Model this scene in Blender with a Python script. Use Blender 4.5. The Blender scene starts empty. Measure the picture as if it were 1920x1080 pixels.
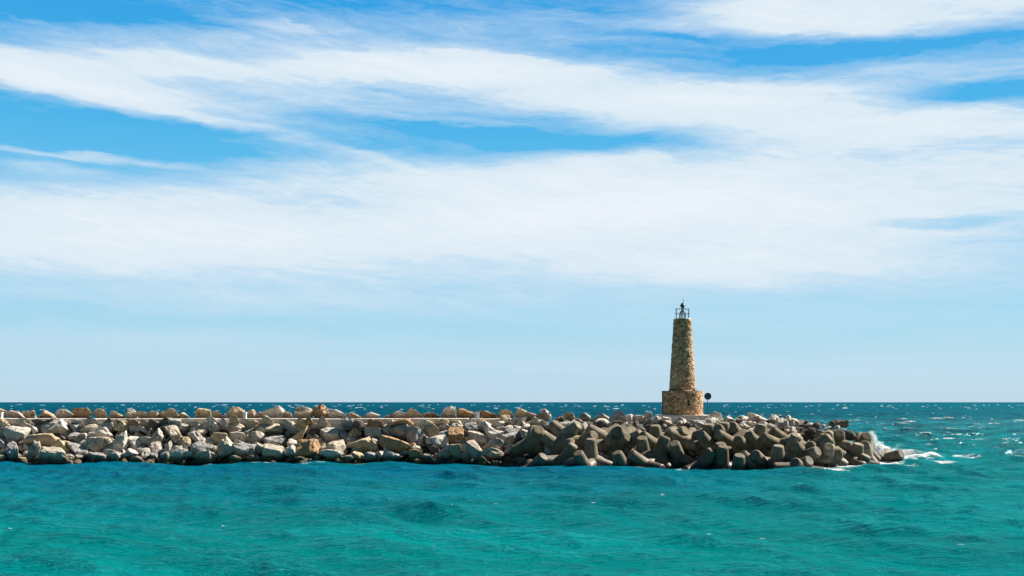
import bpy, bmesh, math, random
import numpy as np
from mathutils import Vector, Matrix, Quaternion, noise as mnoise
R = math.radians
random.seed(7)
rng = np.random.default_rng(7)
scene = bpy.context.scene
col = scene.collection
F, HOR, CAMZ = 2000.0, 754.0, 6.0          # lens in photo pixels, horizon row, eye height

# ------------------------------------------------------------------ camera
cam_d = bpy.data.cameras.new('camera'); cam = bpy.data.objects.new('camera', cam_d); col.objects.link(cam)
cam.location = (0, 0, CAMZ); cam.rotation_euler = (R(90), 0, 0)
cam_d.sensor_width = 36; cam_d.lens = 36 * F / 1920
cam_d.shift_y = (HOR - 540) / 1920
cam_d.clip_start = 0.5; cam_d.clip_end = 90000
scene.camera = cam

# ------------------------------------------------------------------ sun, world, exposure
SUN_EL, SUN_AZ = 43.0, 23.0                # azimuth measured from +X (right) towards +Y (away)
sdir = Vector((math.cos(R(SUN_EL)) * math.cos(R(SUN_AZ)), math.cos(R(SUN_EL)) * math.sin(R(SUN_AZ)), math.sin(R(SUN_EL))))
sun_d = bpy.data.lights.new('sun', 'SUN'); sun_d.energy = 5.0; sun_d.angle = R(0.5); sun_d.color = (1.0, 0.93, 0.83)
sun = bpy.data.objects.new('sun', sun_d); col.objects.link(sun)
sun.rotation_euler = sdir.to_track_quat('Z', 'Y').to_euler()
scene.view_settings.view_transform = 'Standard'
scene.view_settings.look = 'None'
scene.view_settings.exposure = 1.1
scene.view_settings.gamma = 1.0

def s2l(c):
    out = []
    for v in c:
        v = v / 255.0
        out.append(v / 12.92 if v <= 0.04045 else ((v + 0.055) / 1.055) ** 2.4)
    return out

class NT:
    """tiny helper for node trees"""
    def __init__(s, tree): s.t = tree; tree.nodes.clear()
    def n(s, kind, **kw):
        nd = s.t.nodes.new(kind)
        for k, v in kw.items(): setattr(nd, k, v)
        return nd
    def l(s, a, b): s.t.links.new(a, b)
    def math(s, op, a, b=None, c=None, clamp=False):
        nd = s.n('ShaderNodeMath', operation=op); nd.use_clamp = clamp
        for i, v in enumerate((a, b, c)):
            if v is None: continue
            if isinstance(v, (int, float)): nd.inputs[i].default_value = v
            else: s.l(v, nd.inputs[i])
        return nd.outputs[0]
    def mixc(s, f, a, b, mode='MIX'):
        nd = s.n('ShaderNodeMix', data_type='RGBA', blend_type=mode)
        for sock, v in ((nd.inputs[0], f), (nd.inputs[6], a), (nd.inputs[7], b)):
            if isinstance(v, (int, float)): sock.default_value = v
            elif isinstance(v, (tuple, list)): sock.default_value = (*v[:3], 1)
            else: s.l(v, sock)
        return nd.outputs[2]
    def rng(s, v, a, b, c=0.0, d=1.0, smooth=False):
        nd = s.n('ShaderNodeMapRange'); nd.interpolation_type = 'SMOOTHSTEP' if smooth else 'LINEAR'
        s.l(v, nd.inputs[0])
        for i, x in enumerate((a, b, c, d)): nd.inputs[i + 1].default_value = x
        return nd.outputs[0]
    def noise(s, vec, scale, detail=4, rough=0.55, dist=0.0):
        nd = s.n('ShaderNodeTexNoise'); nd.inputs['Scale'].default_value = scale
        nd.inputs['Detail'].default_value = detail; nd.inputs['Roughness'].default_value = rough
        nd.inputs['Distortion'].default_value = dist
        s.l(vec, nd.inputs['Vector']); return nd.outputs['Fac']
    def mapping(s, vec, loc=(0,0,0), rot=(0,0,0), scale=(1,1,1), kind='POINT'):
        nd = s.n('ShaderNodeMapping', vector_type=kind)
        nd.inputs['Location'].default_value = loc; nd.inputs['Rotation'].default_value = rot; nd.inputs['Scale'].default_value = scale
        s.l(vec, nd.inputs['Vector']); return nd.outputs[0]
    def ramp(s, v, stops):
        nd = s.n('ShaderNodeValToRGB'); e = nd.color_ramp.elements
        while len(e) > 1: e.remove(e[-1])
        e[0].position = stops[0][0]; e[0].color = (*stops[0][1][:3], 1)
        for p, c in stops[1:]:
            x = e.new(p); x.color = (*c[:3], 1)
        s.l(v, nd.inputs[0]); return nd.outputs[0]

world = bpy.data.worlds.new('World'); scene.world = world; world.use_nodes = True
w = NT(world.node_tree)
wo = w.n('ShaderNodeOutputWorld'); bg = w.n('ShaderNodeBackground'); w.l(bg.outputs[0], wo.inputs[0])
bg.inputs[1].default_value = 0.1 / 2 ** 1.1
tc = w.n('ShaderNodeTexCoord'); nrm = w.n('ShaderNodeVectorMath', operation='NORMALIZE'); w.l(tc.outputs['Generated'], nrm.inputs[0])
sep = w.n('ShaderNodeSeparateXYZ'); w.l(nrm.outputs[0], sep.inputs[0])
az = w.math('ARCTAN2', sep.outputs[0], sep.outputs[1]); el = w.math('ARCSINE', sep.outputs[2])
uv = w.n('ShaderNodeCombineXYZ'); w.l(az, uv.inputs[0]); w.l(el, uv.inputs[1])
# clear air: physical sky, pushed to the photograph's saturated blue
sky = w.n('ShaderNodeTexSky', sky_type='NISHITA'); sky.sun_disc = False
sky.sun_elevation = R(SUN_EL); sky.sun_rotation = R(90 - SUN_AZ)
sky.air_density = 1.0; sky.dust_density = 0.6; sky.ozone_density = 3.0
grad = w.ramp(w.rng(el, 0.0, R(24)), [
    (0.0, s2l((192, 218, 236))), (0.03, s2l((190, 220, 239))), (0.09, s2l((184, 222, 240))), (0.2, s2l((160, 217, 242))),
    (0.34, s2l((140, 208, 243))), (0.5, s2l((95, 192, 240))), (0.62, s2l((68, 180, 237))), (0.8, s2l((52, 168, 234))), (0.93, s2l((12, 154, 229))), (1.0, s2l((4, 140, 220)))])
g10 = w.mixc(1.0, grad, (10, 10, 10), 'MULTIPLY')
clear = w.mixc(0.92, sky.outputs[0], g10)
# domain warp, so cloud edges fray along the wind
wn = w.n('ShaderNodeTexNoise'); wn.inputs['Scale'].default_value = 1.0; wn.inputs['Detail'].default_value = 6; wn.inputs['Roughness'].default_value = 0.6
w.l(w.mapping(uv.outputs[0], rot=(0, 0, R(3)), scale=(7, 38, 1)), wn.inputs['Vector'])
off = w.n('ShaderNodeVectorMath', operation='SUBTRACT'); w.l(wn.outputs['Color'], off.inputs[0]); off.inputs[1].default_value = (0.5, 0.5, 0.5)
offs = w.n('ShaderNodeVectorMath', operation='MULTIPLY'); w.l(off.outputs[0], offs.inputs[0]); offs.inputs[1].default_value = (0.09, 0.030, 0)
wuv = w.n('ShaderNodeVectorMath', operation='ADD'); w.l(uv.outputs[0], wuv.inputs[0]); w.l(offs.outputs[0], wuv.inputs[1])
BANDS = [  # centre and half size of each cloud bank (photo pixels, turned into angles), tilt, density
    (1550, 345, 900, 115, 2, 1.1), (760, 390, 850, 105, 3, .92), (60, 420, 600, 95, 0, .88), (1400, 430, 900, 90, 0, .62), (900, 540, 1700, 75, 0, .3),
    (900, 480, 1500, 60, 0, .3), (900, 510, 1500, 95, 0, .32), (1000, 320, 330, 45, 4, .5), (1500, 510, 600, 45, 0, .3),
    (60, 140, 330, 40, -3, .95), (380, 165, 500, 58, -1, .52), (400, 132, 450, 36, 0, .36), (720, 125, 260, 34, 0, .3), (520, 105, 520, 42, 0, .34), (850, 128, 340, 44, -2, .95), (1150, 165, 480, 62, -7, .95),
    (1380, 215, 520, 55, -4, .85), (1720, 150, 430, 45, 0, .62), (1760, 235, 420, 34, 0, .62), (260, 190, 430, 30, -5, .5),
    (450, 240, 330, 15, -11, .5), (360, 125, 300, 28, 1, .5), (260, 228, 230, 15, -4, -.3), (150, 289, 260, 9, -2, .7), (130, 320, 120, 14, 0, .4),
    (1700, 25, 430, 52, -4, 1.2), (1380, 10, 240, 26, -4, .6), (1480, 45, 300, 22, -3, .35), (1000, 60, 800, 42, 0, .36), (530, 50, 170, 11, 0, .4), (380, 75, 600, 45, 0, .3),
    (750, 190, 400, 34, 0, .35), (870, 228, 200, 10, -3, .4), (600, 330, 300, 45, 4, .3),
    (150, 250, 330, 34, -3, -.45), (1020, 262, 330, 26, -3, -.45), (60, 8, 430, 34, 0, -.5), (1860, 172, 260, 20, -2, -.55),
    (1180, 62, 190, 9, -7, -.3), (1700, 92, 380, 18, -2, -.3), (1760, 412, 200, 13, 0, -.6),
    (260, 640, 600, 36, 0, .36), (1500, 600, 600, 24, 0, .2), (1000, 685, 900, 20, 0, .3), (300, 560, 700, 25, 0, .2), (1550, 700, 400, 14, 0, .2)]
total = None
for (bx_, by_, rx, ry, rot, amp) in BANDS:
    a0 = math.atan((bx_ - 960) / F); e0 = math.atan((HOR - by_) / F * math.cos(a0))
    m = w.mapping(wuv.outputs[0], loc=(a0, e0, 0), rot=(0, 0, R(rot)), scale=(rx / F, ry / F, 1), kind='TEXTURE')
    ln = w.n('ShaderNodeVectorMath', operation='LENGTH'); w.l(m, ln.inputs[0])
    v = w.rng(ln.outputs['Value'], 1.15, 0.25, 0, amp, smooth=True)
    total = v if total is None else w.math('ADD', total, v)
n1 = w.noise(w.mapping(uv.outputs[0], loc=(3, 1, 0), rot=(0, 0, R(-3)), scale=(1/5, 1/34, 1), kind='TEXTURE'), 1.0, 9, 0.66, 0.9)
n2 = w.noise(w.mapping(wuv.outputs[0], loc=(1, 7, 0), rot=(0, 0, R(-8)), scale=(1/13, 1/120, 1), kind='TEXTURE'), 1.0, 8, 0.66, 0.8)
n4 = w.noise(w.mapping(wuv.outputs[0], loc=(5, 3, 0), rot=(0, 0, R(5)), scale=(1/30, 1/210, 1), kind='TEXTURE'), 1.0, 6, 0.7, 0.6)
n3 = w.noise(w.mapping(uv.outputs[0], loc=(9, 2, 0), scale=(1.5, 6, 1)), 1.0, 6, 0.6, 0.8)
hi = w.rng(el, R(19), R(34), 0, 1)
gen = w.math('MULTIPLY', w.rng(n3, 0.45, 0.65, 0, 0.9, smooth=True), hi)
cov = w.math('ADD', total, gen)
nz = w.math('ADD', w.math('MULTIPLY', w.math('SUBTRACT', n1, 0.5), 0.75), w.math('MULTIPLY', w.math('SUBTRACT', n2, 0.5), 0.85))
nz = w.math('ADD', nz, w.math('MULTIPLY', w.math('SUBTRACT', n4, 0.5), 0.5))
nz = w.math('MULTIPLY', nz, w.rng(el, R(0.5), R(9), 0.38, 1))
alpha = w.rng(w.math('ADD', cov, nz), -0.1, 1.15, 0, 1)
alpha = w.math('MULTIPLY', alpha, 0.97)
cc = w.ramp(w.rng(w.math('ADD', cov, w.math('MULTIPLY', nz, 1.8)), 0.4, 2.4), [(0.0, s2l((205, 226, 244))), (0.4, s2l((221, 236, 246))), (1.0, s2l((241, 246, 252)))])
cc10 = w.mixc(1.0, cc, (10, 10, 10), 'MULTIPLY')
skyc = w.mixc(alpha, clear, cc10)
down = w.rng(el, R(-1.0), R(-0.1), 0, 1)
# sky dimmed overhead and behind the camera on purpose, to weaken the fill light
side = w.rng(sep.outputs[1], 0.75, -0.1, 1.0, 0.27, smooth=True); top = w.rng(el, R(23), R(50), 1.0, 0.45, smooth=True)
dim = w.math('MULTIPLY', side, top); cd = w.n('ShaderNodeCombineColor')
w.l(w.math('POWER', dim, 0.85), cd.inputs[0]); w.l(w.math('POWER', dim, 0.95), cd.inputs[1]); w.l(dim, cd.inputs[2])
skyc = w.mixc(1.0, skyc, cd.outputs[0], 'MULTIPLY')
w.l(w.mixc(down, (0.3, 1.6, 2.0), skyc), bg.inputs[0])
world.cycles.sampling_method = 'AUTOMATIC'

# ------------------------------------------------------------------ helpers
def tag(o, label=None, cat=None, group=None, kind=None):
    if label: o['label'] = label
    if cat: o['category'] = cat
    if group: o['group'] = group
    if kind: o['kind'] = kind
    return o
def empty(name, loc):
    o = bpy.data.objects.new(name, None); o.location = loc; col.objects.link(o); return o
def link(name, me, parent=None, loc=(0, 0, 0)):
    o = bpy.data.objects.new(name, me); o.location = loc; col.objects.link(o)
    if parent: o.parent = parent
    return o
def np_mesh(name, V, faces, mats=(), smooth=True):
    me = bpy.data.meshes.new(name)
    Fa = np.asarray(faces, dtype=np.int32); k = Fa.shape[1]
    me.vertices.add(len(V)); me.vertices.foreach_set('co', np.asarray(V, dtype=np.float32).ravel())
    me.loops.add(Fa.size); me.loops.foreach_set('vertex_index', Fa.ravel())
    me.polygons.add(len(Fa)); me.polygons.foreach_set('loop_start', np.arange(0, Fa.size, k, dtype=np.int32))
    me.update(calc_edges=True)
    me.polygons.foreach_set('use_smooth', np.full(len(Fa), smooth, dtype=bool))
    for m in mats: me.materials.append(m)
    return me
def bm_mesh(name, bm, mat, smooth=False):
    me = bpy.data.meshes.new(name); bmesh.ops.recalc_face_normals(bm, faces=bm.faces)
    bm.to_mesh(me); bm.free(); me.materials.append(mat)
    me.polygons.foreach_set('use_smooth', np.full(len(me.polygons), smooth, dtype=bool)); return me
def bm_box(bm, c, s, rotz=0.0, bev=0.0):
    r = bmesh.ops.create_cube(bm, size=1.0, matrix=Matrix.Translation(c) @ Matrix.Rotation(rotz, 4, 'Z') @ Matrix.Diagonal((*s, 1)))
    if bev:
        es = list({e for v in r['verts'] for e in v.link_edges})
        bmesh.ops.bevel(bm, geom=es, offset=bev, segments=2, affect='EDGES', profile=0.6)
def bm_tube(bm, a, b, r1, r2=None, seg=12):
    a, b = Vector(a), Vector(b); d = b - a; r2 = r1 if r2 is None else r2
    q = d.to_track_quat('Z', 'Y').to_matrix().to_4x4()
    bmesh.ops.create_cone(bm, cap_ends=True, segments=seg, radius1=r1, radius2=r2, depth=d.length,
                          matrix=Matrix.Translation((a + b) / 2) @ q)
def bm_ring(bm, z, r, t, seg=48, cx=0, cy=0):
    vs = []
    for i in range(seg):
        a = 2 * math.pi * i / seg; ring = []
        for j in range(8):
            b = 2 * math.pi * j / 8
            rr = r + t * math.cos(b)
            ring.append(bm.verts.new((cx + rr * math.cos(a), cy + rr * math.sin(a), z + t * math.sin(b))))
        vs.append(ring)
    for i in range(seg):
        for j in range(8):
            bm.faces.new((vs[i][j], vs[(i + 1) % seg][j], vs[(i + 1) % seg][(j + 1) % 8], vs[i][(j + 1) % 8]))
def P(px, py, Y): return Vector(((px - 960) * Y / F, Y, CAMZ - (py - HOR) * Y / F))
Y0X = [-400, 0, 700, 930, 1100, 1300, 1420, 1530, 1600, 1640, 1680, 1760]
Y0V = [103, 103, 104.5, 101.5, 99, 98.5, 97, 95.5, 99, 104, 107, 108]
def foot(px): return float(np.interp(px, Y0X, Y0V))
SL = 1.6
def slope_Y(px, py): return (foot(px) + CAMZ * SL) / (1 + SL * (py - HOR) / F)

def new_mat(name):
    m = bpy.data.materials.new(name); m.use_nodes = True; t = NT(m.node_tree)
    out = t.n('ShaderNodeOutputMaterial'); b = t.n('ShaderNodeBsdfPrincipled'); t.l(b.outputs[0], out.inputs[0])
    return m, t, b
def plain(name, c, rough=0.6, metal=0.0, var=0.15, scale=6):
    m, t, b = new_mat(name); g = t.n('ShaderNodeNewGeometry')
    f = t.noise(g.outputs['Position'], scale, 5)
    t.l(t.mixc(f, [x * (1 - var) for x in c], [min(1, x * (1 + var)) for x in c]), b.inputs['Base Color'])
    b.inputs['Roughness'].default_value = rough; b.inputs['Metallic'].default_value = metal
    return m

# ------------------------------------------------------------------ rock material family
def rock_mat(name, c1, c2, c3, stain=0.35):
    m, t, b = new_mat(name); g = t.n('ShaderNodeNewGeometry'); pos = g.outputs['Position']
    n_a = t.noise(pos, 0.9, 6, 0.6); n_b = t.noise(pos, 4.5, 8, 0.68, 0.4)
    n_c = t.noise(t.mapping(pos, rot=(0.3, 0.5, 0.2), scale=(1, 1, 4)), 2.2, 6, 0.65, 1.0)
    base = t.mixc(t.rng(n_a, 0.38, 0.62, smooth=True), c1, c2)
    base = t.mixc(t.math('MULTIPLY', t.rng(n_b, 0.50, 0.64, smooth=True), stain), base, c3)
    base = t.mixc(t.rng(n_c, 0.60, 0.74, 0, 0.45, smooth=True), base, [x * 0.42 for x in c1])
    vor = t.n('ShaderNodeTexVoronoi', feature='DISTANCE_TO_EDGE'); vor.inputs['Scale'].default_value = 1.1
    wv = t.n('ShaderNodeVectorMath', operation='ADD'); t.l(pos, wv.inputs[0])
    ns = t.n('ShaderNodeTexNoise'); ns.inputs['Scale'].default_value = 1.7; ns.inputs['Detail'].default_value = 5; t.l(pos, ns.inputs['Vector']); t.l(ns.outputs['Color'], wv.inputs[1])
    t.l(wv.outputs[0], vor.inputs['Vector'])
    crack = t.rng(vor.outputs[0], 0.0, 0.025, 1, 0)
    base = t.mixc(t.math('MULTIPLY', crack, 0.8), base, [x * 0.25 for x in c1])
    n_d = t.noise(pos, 11, 6, .7, .3); base = t.mixc(t.rng(n_d, .54, .66, 0, .62), base, [x * 0.33 for x in c1]); base = t.mixc(t.rng(n_d, .46, .36, 0, .4), base, [min(.88, x * 1.35) for x in c3])
    # weed and wet line near the water
    sp = t.n('ShaderNodeSeparateXYZ'); t.l(pos, sp.inputs[0])
    zz = t.math('ADD', sp.outputs[2], t.math('MULTIPLY', t.math('SUBTRACT', n_b, 0.5), 1.2))
    weed = t.mixc(t.rng(n_a, 0.4, 0.6), (0.17, 0.115, 0.045), (0.055, 0.042, 0.028))
    base = t.mixc(t.rng(zz, 0.45, 0.95, 0.92, 0), base, weed)
    t.l(base, b.inputs['Base Color'])
    t.l(t.rng(zz, 0.2, 0.7, 0.35, 0.9), b.inputs['Roughness'])
    h = t.math('ADD', t.math('MULTIPLY', n_b, 0.6), t.math('MULTIPLY', n_c, 0.5)); h = t.math('SUBTRACT', h, t.math('MULTIPLY', crack, 0.5)); h = t.math('ADD', h, t.math('MULTIPLY', n_d, 0.22))
    bu = t.n('ShaderNodeBump'); bu.inputs['Strength'].default_value = 0.9; bu.inputs['Distance'].default_value = 0.32; t.l(h, bu.inputs['Height']); t.l(bu.outputs[0], b.inputs['Normal'])
    return m
RM = {
    'w': rock_mat('pale_limestone', (0.76, 0.685, 0.585), (0.61, 0.555, 0.485), (0.82, 0.75, 0.64)),
    'b': rock_mat('beige_limestone', (0.66, 0.56, 0.43), (0.53, 0.465, 0.38), (0.75, 0.62, 0.45)),
    't': rock_mat('tan_limestone', (0.64, 0.50, 0.32), (0.50, 0.41, 0.29), (0.60, 0.41, 0.22), 0.5),
    'o': rock_mat('rusty_limestone', (0.54, 0.33, 0.15), (0.45, 0.33, 0.20), (0.58, 0.27, 0.10), 0.6),
    'g': rock_mat('grey_limestone', (0.50, 0.475, 0.44), (0.37, 0.355, 0.34), (0.64, 0.60, 0.53)),
    'p': rock_mat('pinkish_limestone', (0.57, 0.46, 0.39), (0.45, 0.38, 0.34), (0.66, 0.51, 0.40)),
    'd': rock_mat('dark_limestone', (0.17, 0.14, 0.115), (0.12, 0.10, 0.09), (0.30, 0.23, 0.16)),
    'n': rock_mat('brown_banded_rock', (0.34, 0.22, 0.13), (0.48, 0.33, 0.18), (0.16, 0.10, 0.06), 0.8)}
CNAME = {'w': 'pale', 'b': 'beige', 't': 'tan', 'o': 'rusty orange', 'g': 'grey', 'p': 'pinkish', 'd': 'dark', 'n': 'brown'}

_b = bmesh.new(); bmesh.ops.create_icosphere(_b, subdivisions=5, radius=1.0)
D5 = np.array([v.co[:] for v in _b.verts]); F5 = np.array([[v.index for v in f.verts] for f in _b.faces]); _b.free()
_b = bmesh.new(); bmesh.ops.create_icosphere(_b, subdivisions=2, radius=1.0)
D2 = np.array([v.co[:] for v in _b.verts]); F2 = np.array([[v.index for v in f.verts] for f in _b.faces]); _b.free()
def rotm(ax, ay, az_):
    return np.array((Matrix.Rotation(az_, 3, 'Z') @ Matrix.Rotation(ay, 3, 'Y') @ Matrix.Rotation(ax, 3, 'X')))
def fbm(Pn, r, octs=4, f0=1.6):
    out = np.zeros(len(Pn)); a = 1.0
    for o in range(octs):
        for _ in range(4):
            k = r.normal(size=3); k = k / np.linalg.norm(k) * f0 * (2 ** o) * r.uniform(.8, 1.3)
            out += a * np.sin(Pn @ k + r.uniform(0, 6.28)) / 4
        a *= 0.5
    return out
def rock_verts(seed, D, half, rot, shape):
    r = np.random.default_rng(seed)
    if shape == 'block': Nn = np.array([[1,0,0],[-1,0,0],[0,1,0],[0,-1,0],[0,0,1],[0,0,-1]], float) + r.normal(size=(6,3)) * 0.17; ex = 5
    elif shape == 'point': Nn = np.array([[1,0,.7],[-1,0,.75],[0,-1,.5],[0,1,.5],[0,0,-1],[.3,-1,-.3]], float) + r.normal(size=(6,3)) * 0.2; ex = 3
    else: Nn = r.normal(size=(6, 3)); ex = 7
    Nn = np.vstack([Nn, r.normal(size=(ex, 3))]); Nn /= np.linalg.norm(Nn, axis=1)[:, None]
    H = np.where(np.arange(len(Nn)) < 6, r.uniform(.72, .95, len(Nn)), r.uniform(.85, 1.1, len(Nn)))
    if shape == 'round': H[:] = r.uniform(.85, 1.0, len(H)); p = 7.0
    else: p = 26.0
    q = np.maximum(0, D @ Nn.T) / H
    rad = 1 / (np.sum(q ** p, axis=1) ** (1 / p) + 0.12)
    V = D * rad[:, None]
    V = V * (1 + 0.085 * fbm(V, r, 6, 2.2) - 0.12 * np.abs(fbm(V + 7, r, 5, 3.5)))[:, None]
    mn, mx = V.min(0), V.max(0); V = (V - (mn + mx) / 2) / ((mx - mn) / 2)
    V = V * np.array(half)
    return V @ (rotm(r.uniform(-1.0, -.45), 0, 0) @ rotm(0, -rot, r.uniform(-.45, .35))).T

ROCKS = []      # dicts kept for labelling
def rock(px, py, wpx, hpx, rot, c, shape, Y, row, label=None, dep=None):
    s = Y / F; hw, hh = wpx * s / 2 * 1.1, hpx * s / 2 * 1.1
    if 25 < abs(rot) < 65:      # listed w x h is the upright box; give the long axis back its length
        L = max(hw, hh) * 1.18; S = min(hw, hh) * 0.82; hw, hh = L, S
    elif abs(rot) >= 65: hw, hh = max(hw, hh), min(hw, hh)
    hd = dep if dep else min(1.3, 0.85 * (hw * hh) ** 0.5 + 0.25)
    V = rock_verts(int(px * 31 + py * 17), D5 if wpx > 14 else D5, (hw, hd, hh), R(rot), shape)
    me = np_mesh('boulder', V, F5, [RM[c]])
    o = link('boulder', me, None, P(px, py, Y))
    ROCKS.append(dict(o=o, px=px, py=py, a=wpx * hpx, w=wpx, h=hpx, c=c, sh=shape, row=row, label=label, rot=rot))
    return o
SH = {'k': 'block', 'f': 'facet', 'r': 'round', 'v': 'point'}
Z = 7.7125
def rocks_from(ox, oy, data, row):
    for d in data:
        x, y, ww, hh, rot, cs = d[:6]; lab = d[6] if len(d) > 6 else None
        px, py = ox + x / Z, oy + y / Z; ww /= Z; hh /= Z
        c, sh = cs[0], SH[cs[1]]
        if row == 'crest': Y = 114.2; ww *= 1.0; hh *= .74; py += hh * .10; dep = min(1.2, 0.8 * max(ww, hh) * .057)
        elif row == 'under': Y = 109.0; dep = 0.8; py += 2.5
        elif row == 'head':            # pale boulders around the tower
            ww *= 1.15; hh *= 1.2
            if 1236 < px < 1332: py += 3.5; hh /= 1.25
            if px > 1480: py += 4.5
            Y = 104.6 + max(0, 806 - py) * 0.27; dep = None
        else: Y = slope_Y(px, py) + 0.45; dep = None
        rock(px, py, ww, hh, rot, c, sh, Y, row, lab, dep)

# crest: seaward boulders standing behind the walkway
rocks_from(0, 740, [(40,290,150,120,-15,'tf'),(220,303,210,100,5,'pf'),(455,295,195,112,-8,'tf'),(700,308,200,82,0,'tk'),(950,297,215,118,0,'wf'),
 (1225,290,250,140,0,'nv'),(1480,305,175,110,0,'tv'),(1695,312,200,86,0,'tf'),(1845,300,60,90,0,'wf'),(590,325,70,50,0,'nf'),(1075,325,70,50,0,'nf')], 'crest')
rocks_from(240, 740, [(60,298,150,100,0,'wk'),(220,318,170,66,0,'tf'),(400,307,135,95,0,'tk'),(605,290,300,140,0,'tf'),(830,300,115,118,0,'tv'),
 (1095,302,215,102,0,'tk'),(1310,318,200,64,0,'tf'),(1565,300,275,112,5,'tf'),(1790,302,130,100,0,'tf')], 'crest')
rocks_from(480, 740, [(50,312,115,84,0,'pk'),(270,310,320,98,2,'wk'),(485,300,140,120,-20,'tv'),(690,293,240,125,0,'bk'),
 (955,272,235,195,-24,'nk','large upright brown rock with diagonal bands standing behind the walkway'),(1200,312,215,112,0,'wv'),(1430,328,175,64,0,'tf'),(1650,330,230,66,0,'wf')], 'crest')
rocks_from(720, 740, [(20,345,90,90,0,'tf'),(130,335,120,50,0,'nf'),(235,310,220,100,0,'wf'),(430,317,250,95,0,'tf'),(690,317,200,96,0,'nf'),
 (935,283,220,165,0,'bk','tall pale beige boulder with slanting left side standing above the walkway'),(1170,307,260,100,0,'nk'),(1500,328,260,68,0,'nf'),(1750,305,230,110,0,'tf')], 'crest')
rocks_from(920, 750, [(445,222,180,125,0,'tf'),(580,245,200,85,0,'pf'),(800,215,170,170,-48,'wf'),(775,275,220,70,0,'pf'),(980,290,170,110,0,'nf'),
 (1130,290,180,130,-15,'tf'),(1350,272,190,120,0,'gf'),(1600,292,320,140,0,'wf')], 'crest')
# stones butting against the face of the walkway
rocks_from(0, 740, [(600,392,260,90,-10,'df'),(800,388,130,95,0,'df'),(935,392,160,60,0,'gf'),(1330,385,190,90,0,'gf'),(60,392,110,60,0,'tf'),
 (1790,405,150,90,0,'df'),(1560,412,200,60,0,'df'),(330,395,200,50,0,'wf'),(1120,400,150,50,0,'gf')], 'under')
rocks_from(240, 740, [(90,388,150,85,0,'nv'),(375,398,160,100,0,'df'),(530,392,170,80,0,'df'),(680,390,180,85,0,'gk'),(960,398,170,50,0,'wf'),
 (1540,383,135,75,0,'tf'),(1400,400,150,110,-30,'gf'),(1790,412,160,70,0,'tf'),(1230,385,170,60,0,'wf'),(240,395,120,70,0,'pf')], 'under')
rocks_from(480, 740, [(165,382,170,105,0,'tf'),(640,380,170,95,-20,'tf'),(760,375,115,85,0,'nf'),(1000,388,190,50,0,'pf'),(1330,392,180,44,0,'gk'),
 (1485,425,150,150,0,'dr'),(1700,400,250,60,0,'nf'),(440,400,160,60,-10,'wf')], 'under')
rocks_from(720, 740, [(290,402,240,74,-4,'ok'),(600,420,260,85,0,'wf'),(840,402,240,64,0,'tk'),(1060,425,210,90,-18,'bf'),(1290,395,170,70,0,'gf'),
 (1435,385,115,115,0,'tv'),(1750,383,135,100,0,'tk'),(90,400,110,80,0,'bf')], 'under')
# the landward face, top to bottom
rocks_from(0, 740, [(60,455,150,70,0,'wf'),(70,545,230,150,0,'bf'),(340,455,290,160,-18,'bf'),(830,515,410,180,3,'wk'),(1105,505,240,160,-30,'gf'),(1300,522,270,180,20,'bf'),
 (1550,480,230,100,0,'gk'),(1740,500,260,170,12,'tf'),(600,480,150,70,0,'gf'),(500,540,110,150,-40,'wf')], 'upper')
rocks_from(240, 740, [(150,490,250,140,15,'wf'),(245,495,140,150,-50,'wf'),(520,462,190,100,15,'wk'),(680,582,230,270,-58,'bk'),(350,495,130,90,0,'gf'),(820,492,160,120,0,'gf'),
 (1010,562,240,170,-20,'bf'),(1240,482,290,190,-15,'wf'),(1560,500,270,150,0,'bf'),(1765,565,190,140,-20,'bf'),(325,585,100,120,50,'tf'),(640,450,120,60,0,'wf'),(1000,450,200,60,0,'bf')], 'upper')
rocks_from(480, 740, [(130,520,490,170,8,'bf'),(525,492,270,140,-5,'wf'),(960,472,350,150,0,'bk'),(1180,435,140,140,-30,'wf'),(1365,472,190,120,0,'gf'),(1600,445,150,66,0,'wf'),
 (735,495,130,120,-30,'gf'),(1700,545,280,170,-5,'wk'),(1800,472,110,90,0,'gf')], 'upper')
rocks_from(720, 740, [(60,522,160,160,-20,'bf'),(290,470,330,66,0,'wf'),(240,545,270,160,0,'gf'),(680,562,260,200,-10,'tf','squarish tan boulder high on the face beside a long grey one'),(855,482,240,120,-10,'wf'),
 (1060,502,240,120,-20,'wf'),(1270,482,200,100,-10,'gk'),(1490,495,250,170,-38,'wf'),(1640,432,210,130,0,'wf'),(1700,515,180,100,0,'pf'),(1800,515,130,110,0,'wf'),(1350,560,130,90,0,'df')], 'upper')
rocks_from(0, 740, [(265,605,320,190,8,'wk'),(640,665,460,190,0,'tf'),(1455,605,310,130,0,'wk'),(1430,745,370,210,-8,'bf'),(1740,712,250,290,10,'wf'),(1130,625,210,140,0,'gf'),
 (30,705,90,150,0,'gf'),(930,660,130,80,0,'df'),(1240,640,120,160,-60,'bf')], 'middle')
rocks_from(240, 740, [(130,680,230,240,-50,'wf'),(460,650,270,180,70,'bf'),(1030,662,280,150,-38,'wk'),(1340,642,260,150,10,'tr'),(830,712,185,165,0,'tr','rounded tan boulder about as tall as wide in the middle row'),
 (1600,632,280,180,-10,'bf'),(1620,735,170,80,-15,'gk'),(285,692,190,170,-30,'bf'),(1185,672,110,120,0,'gf'),(1790,650,140,110,-30,'bf')], 'middle')
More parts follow.
